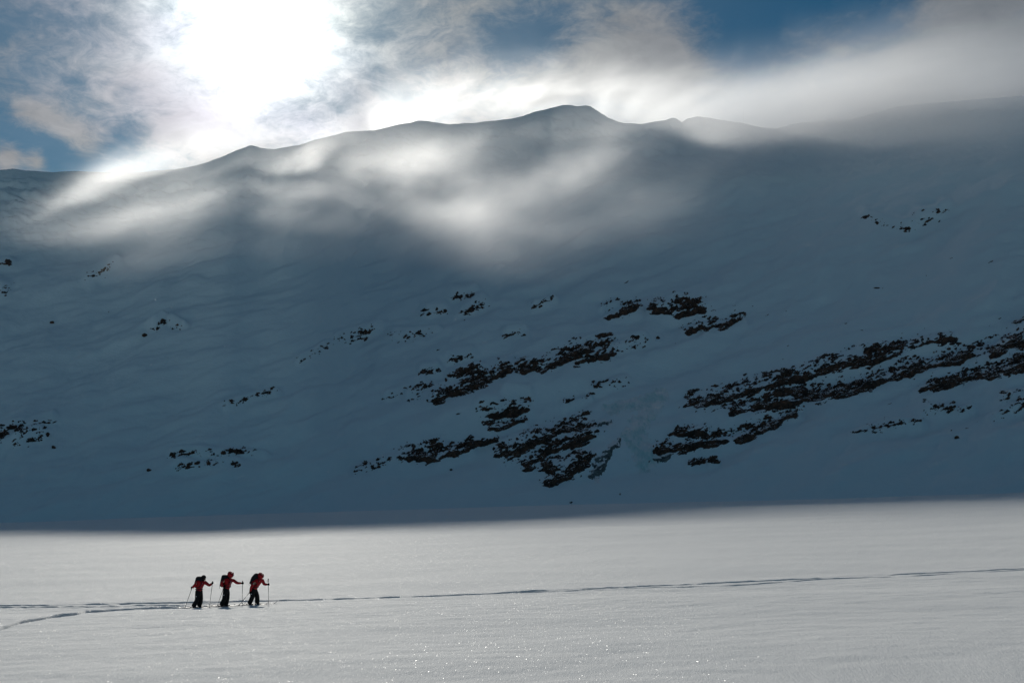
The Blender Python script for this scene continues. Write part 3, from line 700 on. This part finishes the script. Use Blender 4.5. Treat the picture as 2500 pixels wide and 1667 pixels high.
GYS = 409.0            # 400 enlarged pixels per metre
def person(cx, gy, wx, wy, head, neck, chest, belly, pelvis, nsh, nel, nha, fsh, fel, fha, legs, pack, hood, look, label, plabel, poles, skis):
    root = empty('person', (wx, wy, float(base_z(wx, wy)))); tag(root, label, 'person', 'three ski tourers walking in line')
    P = lambda q, d=0.0: Vector(((q[0] - cx) / GYS, d, (gy - q[1]) / GYS))
    H = P(head); NK = P(neck); C = P(chest); B = P(belly); PV = P(pelvis)
    NS, NE, NH = P(nsh, -0.19), P(nel, -0.26), P(nha, -0.22); FS, FE, FH = P(fsh, 0.17), P(fel, 0.22), P(fha, 0.20)
    (h1, k1, a1), (h2, k2, a2) = legs
    N1, K1, A1 = P(h1, -0.10), P(k1, -0.11), P(a1, -0.11); N2, K2, A2 = P(h2, 0.10), P(k2, 0.11), P(a2, 0.11)
    toe = lambda a: Vector((a.x + 0.17, a.y, max(a.z - 0.07, 0.03)))
    lk = Vector(look).normalized()
    # body: one continuous surface with head, arms and legs
    body = skinned('body', M_SKIN, [
        [('pv', PV, 0.115), ('b', B, 0.105), ('c', C, 0.12), ('n', NK, 0.058), ('hd', H - lk * 0.01, (0.088, 0.10)), ('ht', H + Vector((0.0, 0, 0.075)), 0.07)],
        [('hd', H, 0.09), ('face', H + lk * 0.07 - Vector((0, 0, 0.02)), 0.062), ('nose', H + lk * 0.112 - Vector((0, 0, 0.015)), 0.016)],
        [('face', H, 0.06), ('chin', H + lk * 0.065 - Vector((0, 0, 0.085)), 0.036)],
        [('c', C, 0.12), ('ns', NS, 0.055), ('ne', NE, 0.042), ('nh', NH, 0.03)],
        [('c', C, 0.12), ('fs', FS, 0.055), ('fe', FE, 0.042), ('fh', FH, 0.03)],
        [('pv', PV, 0.115), ('n1', N1, 0.085), ('k1', K1, 0.058), ('a1', A1, 0.045), ('t1', toe(A1), 0.035)],
        [('pv', PV, 0.115), ('n2', N2, 0.085), ('k2', K2, 0.058), ('a2', A2, 0.045), ('t2', toe(A2), 0.035)]], root)
    # jacket with its hem below the hips
    hem = PV + (PV - B).normalized() * 0.09
    ch = [[('hem', hem, (0.185, 0.150)), ('b', B, (0.165, 0.135)), ('c', C, (0.185, 0.15)), ('n', NK, 0.088)],
          [('c', C, 0.17), ('ns', NS, 0.088), ('ne', NE, 0.070), ('nh', NE.lerp(NH, 0.86), 0.052)],
          [('c', C, 0.17), ('fs', FS, 0.088), ('fe', FE, 0.070), ('fh', FE.lerp(FH, 0.80), 0.052)]]
    jk = skinned('jacket', M_RED, ch, root, grow=1.10)
    w = 0.006
    side = Vector((0, -1, 0))
    cz = [C + Vector((0.13, -0.11, 0.0)), B + Vector((0.135, -0.10, 0.04)), B + Vector((0.12, -0.10, -0.06))]
    tubes('zip', M_WHITE, [([c_ for c_ in cz], 0.006)], jk, 6)
    bm = bmesh.new(); ball(bm, NS.lerp(NE, 0.3) + Vector((0, -0.085, 0)), (0.03, 0.012, 0.012), 8); bm_obj('sleeve_badge', bm, M_WHITE, jk)
    # trousers: roomy legs with straight hems
    tr = skinned('trousers', M_BLK, [
        [('wa', PV + Vector((0, 0, 0.12)), (0.13, 0.12)), ('pv', PV, (0.165, 0.15)), ('n1', N1 + Vector((0, 0, -0.03)), 0.118), ('k1', K1, 0.110), ('a1', A1 + (A1 - K1) * 0.05, 0.118)],
        [('pv', PV, 0.14), ('n2', N2 + Vector((0, 0, -0.03)), 0.118), ('k2', K2, 0.110), ('a2', A2 + (A2 - K2) * 0.05, 0.118)]], root, grow=1.08)
    bm = bmesh.new(); ball(bm, N1.lerp(K1, 0.42) + Vector((-0.02, -0.105, 0)), (0.035, 0.01, 0.022), 8); bm_obj('thigh_badge', bm, M_WHITE, tr)
    # boots
    for A in (A1, A2):
        skinned('boot', M_BLK, [[('t', A + Vector((0, 0, 0.10)), 0.062), ('a', A + Vector((0.0, 0, -0.02)), 0.06), ('m', Vector((A.x + 0.08, A.y, 0.045)), 0.046), ('e', Vector((A.x + 0.15, A.y, 0.035)), 0.036)]], root, 1)
    # head wear
    if hood:
        hd = skinned('hood', M_RED, [[('n', NK + Vector((0.0, 0, 0.0)), (0.12, 0.11)), ('m', H + Vector((-0.035, 0, -0.05)), (0.145, 0.13)), ('h', H + Vector((-0.015, 0, 0.035)), (0.150, 0.135)), ('f', H + lk * 0.03 + Vector((0.0, 0, 0.085)), (0.125, 0.12))]], root, grow=1.30)
        tubes('hood_rim', M_RED, [([H + lk * 0.12 + Vector((0, -0.095 * math.cos(a), 0.005 + 0.115 * math.sin(a))) for a in [math.pi * k / 12 - 0.35 for k in range(0, 16)]], 0.014)], hd)
        gog = H + lk * 0.150 + Vector((0, 0, 0.0))
    else:
        bm = bmesh.new(); ball(bm, H + Vector((-0.012, 0, 0.045)), (0.122, 0.105, 0.108), 20)
        hd = bm_obj('beanie', bm, M_BLK, root)
        tubes('cuff', M_BLK, [([H + Vector((-0.01 + 0.108 * math.cos(a), 0.096 * math.sin(a), 0.035 - 0.02 * math.cos(a))) for a in [2 * math.pi * k / 20 for k in range(21)]], 0.017)], hd)
        tubes('neck_gaiter', M_BLK, [([NK, NK.lerp(H, 0.55) + Vector((0.01, 0, 0)), H + lk * 0.05 + Vector((0, 0, -0.075))], [0.085, 0.082, 0.066])], root, 14)
        gog = H + lk * 0.095 + Vector((0, 0, 0.0))
    bm = bmesh.new(); ball(bm, gog + Vector((-0.012, 0, 0)), (0.030, 0.082, 0.036), 16)
    gg = bm_obj('goggles', bm, M_LENS, root)
    tubes('strap', M_BLK, [([gog + Vector((-0.01, 0.08, 0)), H + Vector((-0.02, 0.122, 0.01)), H + Vector((-0.13, 0, 0.01)), H + Vector((-0.02, -0.122, 0.01)), gog + Vector((-0.01, -0.08, 0))], 0.012)], gg)
    # gloves: palm, four curled fingers, thumb
    for HD, EL, pole in ((NH, NE, poles[0]), (FH, FE, poles[1])):
        pd = (P(pole[0]) - P(pole[1])); pd = Vector((pd.x, 0, pd.z)).normalized()
        fw = (HD - EL).normalized()
        sdv = pd.cross(Vector((1, 0, 0))).normalized() if abs(pd.x) < 0.9 else Vector((0, 1, 0))
        spec = [([EL.lerp(HD, 0.80), HD - fw * 0.03, HD + fw * 0.0], [0.045, 0.052, 0.043])]
        perp = (fw - pd * fw.dot(pd)).normalized(); sy = pd.cross(perp)
        for k, (ln, rr) in enumerate(((0.030, 0.0135), (0.034, 0.0145), (0.033, 0.014), (0.027, 0.012))):
            c = HD + pd * (0.036 - 0.024 * k)
            spec.append(([c + sy * 0.022 - perp * 0.005, c + sy * 0.030 + perp * ln, c + sy * 0.0 + perp * (ln + 0.016), c - sy * 0.030 + perp * ln * 0.7, c - sy * 0.026], [rr, rr * 1.05, rr, rr * 0.9, rr * 0.75]))
        spec.append(([HD + pd * 0.02 - perp * 0.02 - sy * 0.02, HD + pd * 0.055 + perp * 0.01 - sy * 0.033, HD + pd * 0.062 + perp * 0.036 - sy * 0.02], [0.017, 0.015, 0.012]))
        tubes('glove', M_GLOVE, spec, root)
    # pack: its own thing, carried
    pk = empty('backpack', root.location); tag(pk, plabel, 'backpack', 'packs on the three skiers')
    bm = bmesh.new(); n = len(pack); ringsY = [(-0.15, 0.80), (-0.13, 0.93), (-0.06, 1.0), (0.06, 1.0), (0.13, 0.93), (0.15, 0.80)]
    cpt = Vector((sum(p[0] for p in pack) / n, sum(p[1] for p in pack) / n, 0))
    rings = [[bm.verts.new(P((cpt.x + (p[0] - cpt.x) * k, cpt.y + (p[1] - cpt.y) * k), yy)) for p in pack] for yy, k in ringsY]
    for A, Bq in zip(rings, rings[1:]):
        for k in range(n): bm.faces.new((A[k], A[(k + 1) % n], Bq[(k + 1) % n], Bq[k]))
    bm.faces.new(rings[0]); bm.faces.new(rings[-1])
    bmesh.ops.subdivide_edges(bm, edges=bm.edges[:], cuts=1, smooth=0.6, use_grid_fill=True)
    bm_obj('pack_bag', bm, M_NAVY, pk)
    top = P(pack[1]); t0 = P(pack[0])
    bm = bmesh.new(); ball(bm, t0.lerp(top, 0.5) + Vector((0, 0, -0.015)), ((top - t0).length * 0.52, 0.14, 0.055), 14); bm_obj('pack_lid', bm, M_NAVY, pk)
    for sgn in (-1, 1):
        y_ = 0.12 * sgn
        tubes('shoulder_strap', M_NAVY, [([top.lerp(NK, 0.4) + Vector((-0.03, y_, 0.02)), C + Vector((0.02, y_ * 1.5, 0.15)), C + Vector((0.125, y_ * 1.35, 0.0)), B + Vector((0.05, y_ * 1.6, 0.03)), B + Vector((-0.12, y_ * 1.5, -0.02))], 0.020)], pk)
    tubes('hip_belt', M_NAVY, [([B.lerp(PV, 0.55) + Vector((0.165 * math.cos(a), 0.195 * math.sin(a), 0.0)) for a in [2 * math.pi * k / 20 for k in range(21)]], 0.022)], pk)
    tubes('loose_strap', M_NAVY, [([P(pack[-2], -0.06), P((pack[-2][0] - 4, pack[-2][1] + 30), -0.07), P((pack[-2][0] + 3, pack[-2][1] + 48), -0.07)], 0.007)], pk)
    # poles: own things
    for (tp, bt, dy, pl) in poles:
        pr = empty('ski_pole', root.location); tag(pr, pl, 'ski pole', 'ski poles of the three skiers')
        a = P(tp, dy); b = P(bt, dy); b.z = max(b.z, -0.10)
        g1 = a.lerp(b, 0.12)
        tubes('shaft', M_POLE, [([g1, a.lerp(b, 0.55), a.lerp(b, 0.555), b], [0.0125, 0.012, 0.010, 0.009])], pr)
        tubes('grip', M_GLOVE, [([a, a.lerp(b, 0.01), a.lerp(b, 0.03), g1], [0.024, 0.026, 0.018, 0.018])], pr)
        bk = b.lerp(a, 0.07); dr = (a - b).normalized()
        tubes('basket', M_BASK, [([bk - dr * 0.008, bk + dr * 0.008], [0.048, 0.044])], pr, 14)
        tubes('wrist_loop', M_GLOVE, [([a.lerp(b, 0.02), a.lerp(b, 0.05) + Vector((-0.05, 0, -0.04)), a.lerp(b, 0.10) + Vector((-0.045, 0, -0.06)), a.lerp(b, 0.09)], 0.006)], pr, 6)
    # skis: own things, sunk in the track with the shovels just out
    for (A, sl, dx) in skis:
        ctr = A1 if A == 0 else A2
        sr = empty('ski', root.location); tag(sr, sl, 'ski', 'touring skis in the track')
        bm = bmesh.new(); prev = None
        for k in range(25):
            u = k / 24; x = ctr.x + 0.1 - 0.85 + 1.75 * u
            z = 0.010 + (0.16 * ((u - 0.84) / 0.16) ** 2 if u > 0.84 else 0) + (0.03 * ((0.06 - u) / 0.06) ** 2 if u < 0.06 else 0)
            wd = (0.055 - 0.012 * math.sin(math.pi * min(1, u / 0.9))) * (1 if 0.03 < u < 0.95 else 0.6)
            row = [bm.verts.new((x, ctr.y + s_ * wd, z + h_)) for s_, h_ in ((-1, 0), (1, 0), (1, 0.016), (-1, 0.016))]
            if prev:
                for j in range(4): bm.faces.new((prev[j], prev[(j + 1) % 4], row[(j + 1) % 4], row[j]))
            else: bm.faces.new(row[::-1])
            prev = row
        bm.faces.new(prev); bm_obj('blade', bm, M_SKI, sr)
        for bx, sz, nm in ((ctr.x + 0.17, 0.05, 'toe_binding'), (ctr.x - 0.10, 0.045, 'heel_binding')):
            bm = bmesh.new(); bmesh.ops.create_cube(bm, size=1.0, matrix=Matrix.Translation((bx, ctr.y, 0.045)) @ Matrix.Diagonal((sz * 1.6, 0.07, 0.045, 1)))
            bmesh.ops.bevel(bm, geom=bm.edges[:], offset=0.008, segments=1, affect='EDGES'); bm_obj(nm, bm, M_POLE, sr, False)
    return root

def ground_under(px, row):
    return solve_ground(px, row)
def gxy(zx, zy):                 # from the enlarged crop back to the photograph
    x, y = solve_ground(420 + zx / 8.4, 1360 + zy / 8.4 + 0.4); return float(x), float(y)
DY = 51.0
def wxof(zx): return float(at(420 + zx / 8.4, 1478, DY)[0])
PEOPLE = [
 dict(cx=540, gy=1006, head=(632, 418), neck=(605, 470), chest=(570, 510), belly=(552, 600), pelvis=(546, 668), nsh=(520, 500), nel=(482, 560), nha=(428, 598),
      fsh=(640, 505), fel=(728, 572), fha=(788, 522), legs=(((530, 720), (535, 850), (452, 985)), ((565, 720), (578, 850), (548, 990))),
      pack=[(482, 404), (600, 388), (612, 450), (590, 540), (545, 620), (470, 605), (445, 585), (460, 490)], hood=False, look=(0.8, 0, -0.6),
      label='hindmost skier in red jacket, black beanie and black trousers, arm raised on a pole', plabel='dark backpack on the skier wearing the beanie',
      poles=[((440, 578), (300, 1024), -0.24, 'ski pole trailing behind the beanie skier, held at hip'), ((793, 484), (750, 985), 0.20, 'ski pole planted ahead of the beanie skier with its grip at head height')],
      skis=[(0, 'rear ski under the beanie skier', 0), (1, 'leading ski under the beanie skier', 0)]),
 dict(cx=1075, gy=985, head=(1188, 345), neck=(1165, 425), chest=(1150, 475), belly=(1135, 560), pelvis=(1108, 630), nsh=(1085, 470), nel=(1015, 535), nha=(1078, 592),
      fsh=(1205, 460), fel=(1290, 532), fha=(1410, 534), legs=(((1095, 690), (1085, 845), (1020, 970)), ((1118, 690), (1118, 840), (1090, 975))),
      pack=[(1003, 384), (1110, 362), (1140, 430), (1110, 520), (1070, 600), (1010, 606), (972, 582), (985, 480)], hood=True, look=(0.85, -0.25, -0.35),
      label='middle skier, tallest of the three, red hooded jacket, far arm stretched forward', plabel='dark backpack with a rounded lid on the middle skier',
      poles=[((1085, 570), (948, 1006), -0.22, 'ski pole slanting back beside the middle skier from hip to snow'), ((1408, 486), (1417, 960), 0.20, 'upright ski pole planted ahead of the middle skier at arm length')],
      skis=[(0, 'rear ski under the middle skier', 0), (1, 'leading ski under the middle skier', 0)]),
 dict(cx=1660, gy=972, head=(1810, 385), neck=(1775, 445), chest=(1735, 490), belly=(1712, 580), pelvis=(1668, 650), nsh=(1700, 520), nel=(1640, 605), nha=(1612, 720),
      fsh=(1815, 490), fel=(1852, 572), fha=(1940, 576), legs=(((1650, 700), (1655, 820), (1590, 955)), ((1690, 700), (1728, 815), (1735, 958))),
      pack=[(1668, 358), (1745, 362), (1752, 430), (1700, 520), (1655, 560), (1606, 574), (1576, 535), (1615, 420)], hood=True, look=(0.8, -0.3, -0.52),
      label='leading skier in red hooded jacket bent forward over a tall upright pole', plabel='dark backpack on the bent leading skier',
      poles=[((1618, 700), (1388, 986), -0.20, 'ski pole slanting far back behind the leading skier'), ((1932, 458), (1962, 975), 0.20, 'long upright ski pole in front of the leading skier, gripped low')],
      skis=[(0, 'rear ski under the leading skier', 0), (1, 'foremost ski of all, tip just out of the snow ahead of the leading skier', 0)]),
]
for d in PEOPLE:
    wx = wxof(d['cx']); person(wx=wx, wy=DY - 0.05 + 0.02 * (wx + 14.4), **d)

# ------------------------------------------------------------------ ice crystals drifting in the air
def flakes(n=340):
    V = []; T = []
    for i in range(n):
        px = RNG.uniform(0, 2500) if RNG.random() < 0.35 else RNG.normal(700, 480); py = RNG.uniform(560, 1300); y = RNG.uniform(5, 16)
        c = at(px, py, y); r = RNG.uniform(0.0015, 0.0036) * y / 8.0 * (1.8 if RNG.random() < 0.06 else 1)
        b = len(V); ax = RNG.normal(size=(3, 3)); ax, _ = np.linalg.qr(ax)
        for s_ in (ax[0], ax[1], -ax[0], -ax[1], ax[2] * 0.5, -ax[2] * 0.5): V.append(c + s_ * r)
        for a, b_ in ((0, 1), (1, 2), (2, 3), (3, 0)): T.append((b + a, b + b_, b + 4)); T.append((b + b_, b + a, b + 5))
    m = bpy.data.materials.new('airborne_ice'); m.use_nodes = True; t = m.node_tree; t.nodes.clear(); N = NT(t)
    a = N.n('ShaderNodeBsdfTranslucent'); a.inputs[0].default_value = c4(0.9, 0.92, 0.95); b = N.n('ShaderNodeBsdfDiffuse'); b.inputs[0].default_value = c4(0.9, 0.92, 0.95)
    mx = N.n('ShaderNodeMixShader'); t.links.new(a.outputs[0], mx.inputs[1]); t.links.new(b.outputs[0], mx.inputs[2])
    o_ = N.n('ShaderNodeOutputMaterial'); t.links.new(mx.outputs[0], o_.inputs[0])
    o = np_mesh('ice_crystals', np.array(V), np.array(T), m, smooth=False, tris=True)
    return tag(o, 'tiny bright ice crystals floating in the cold air', kind='stuff')
flakes()
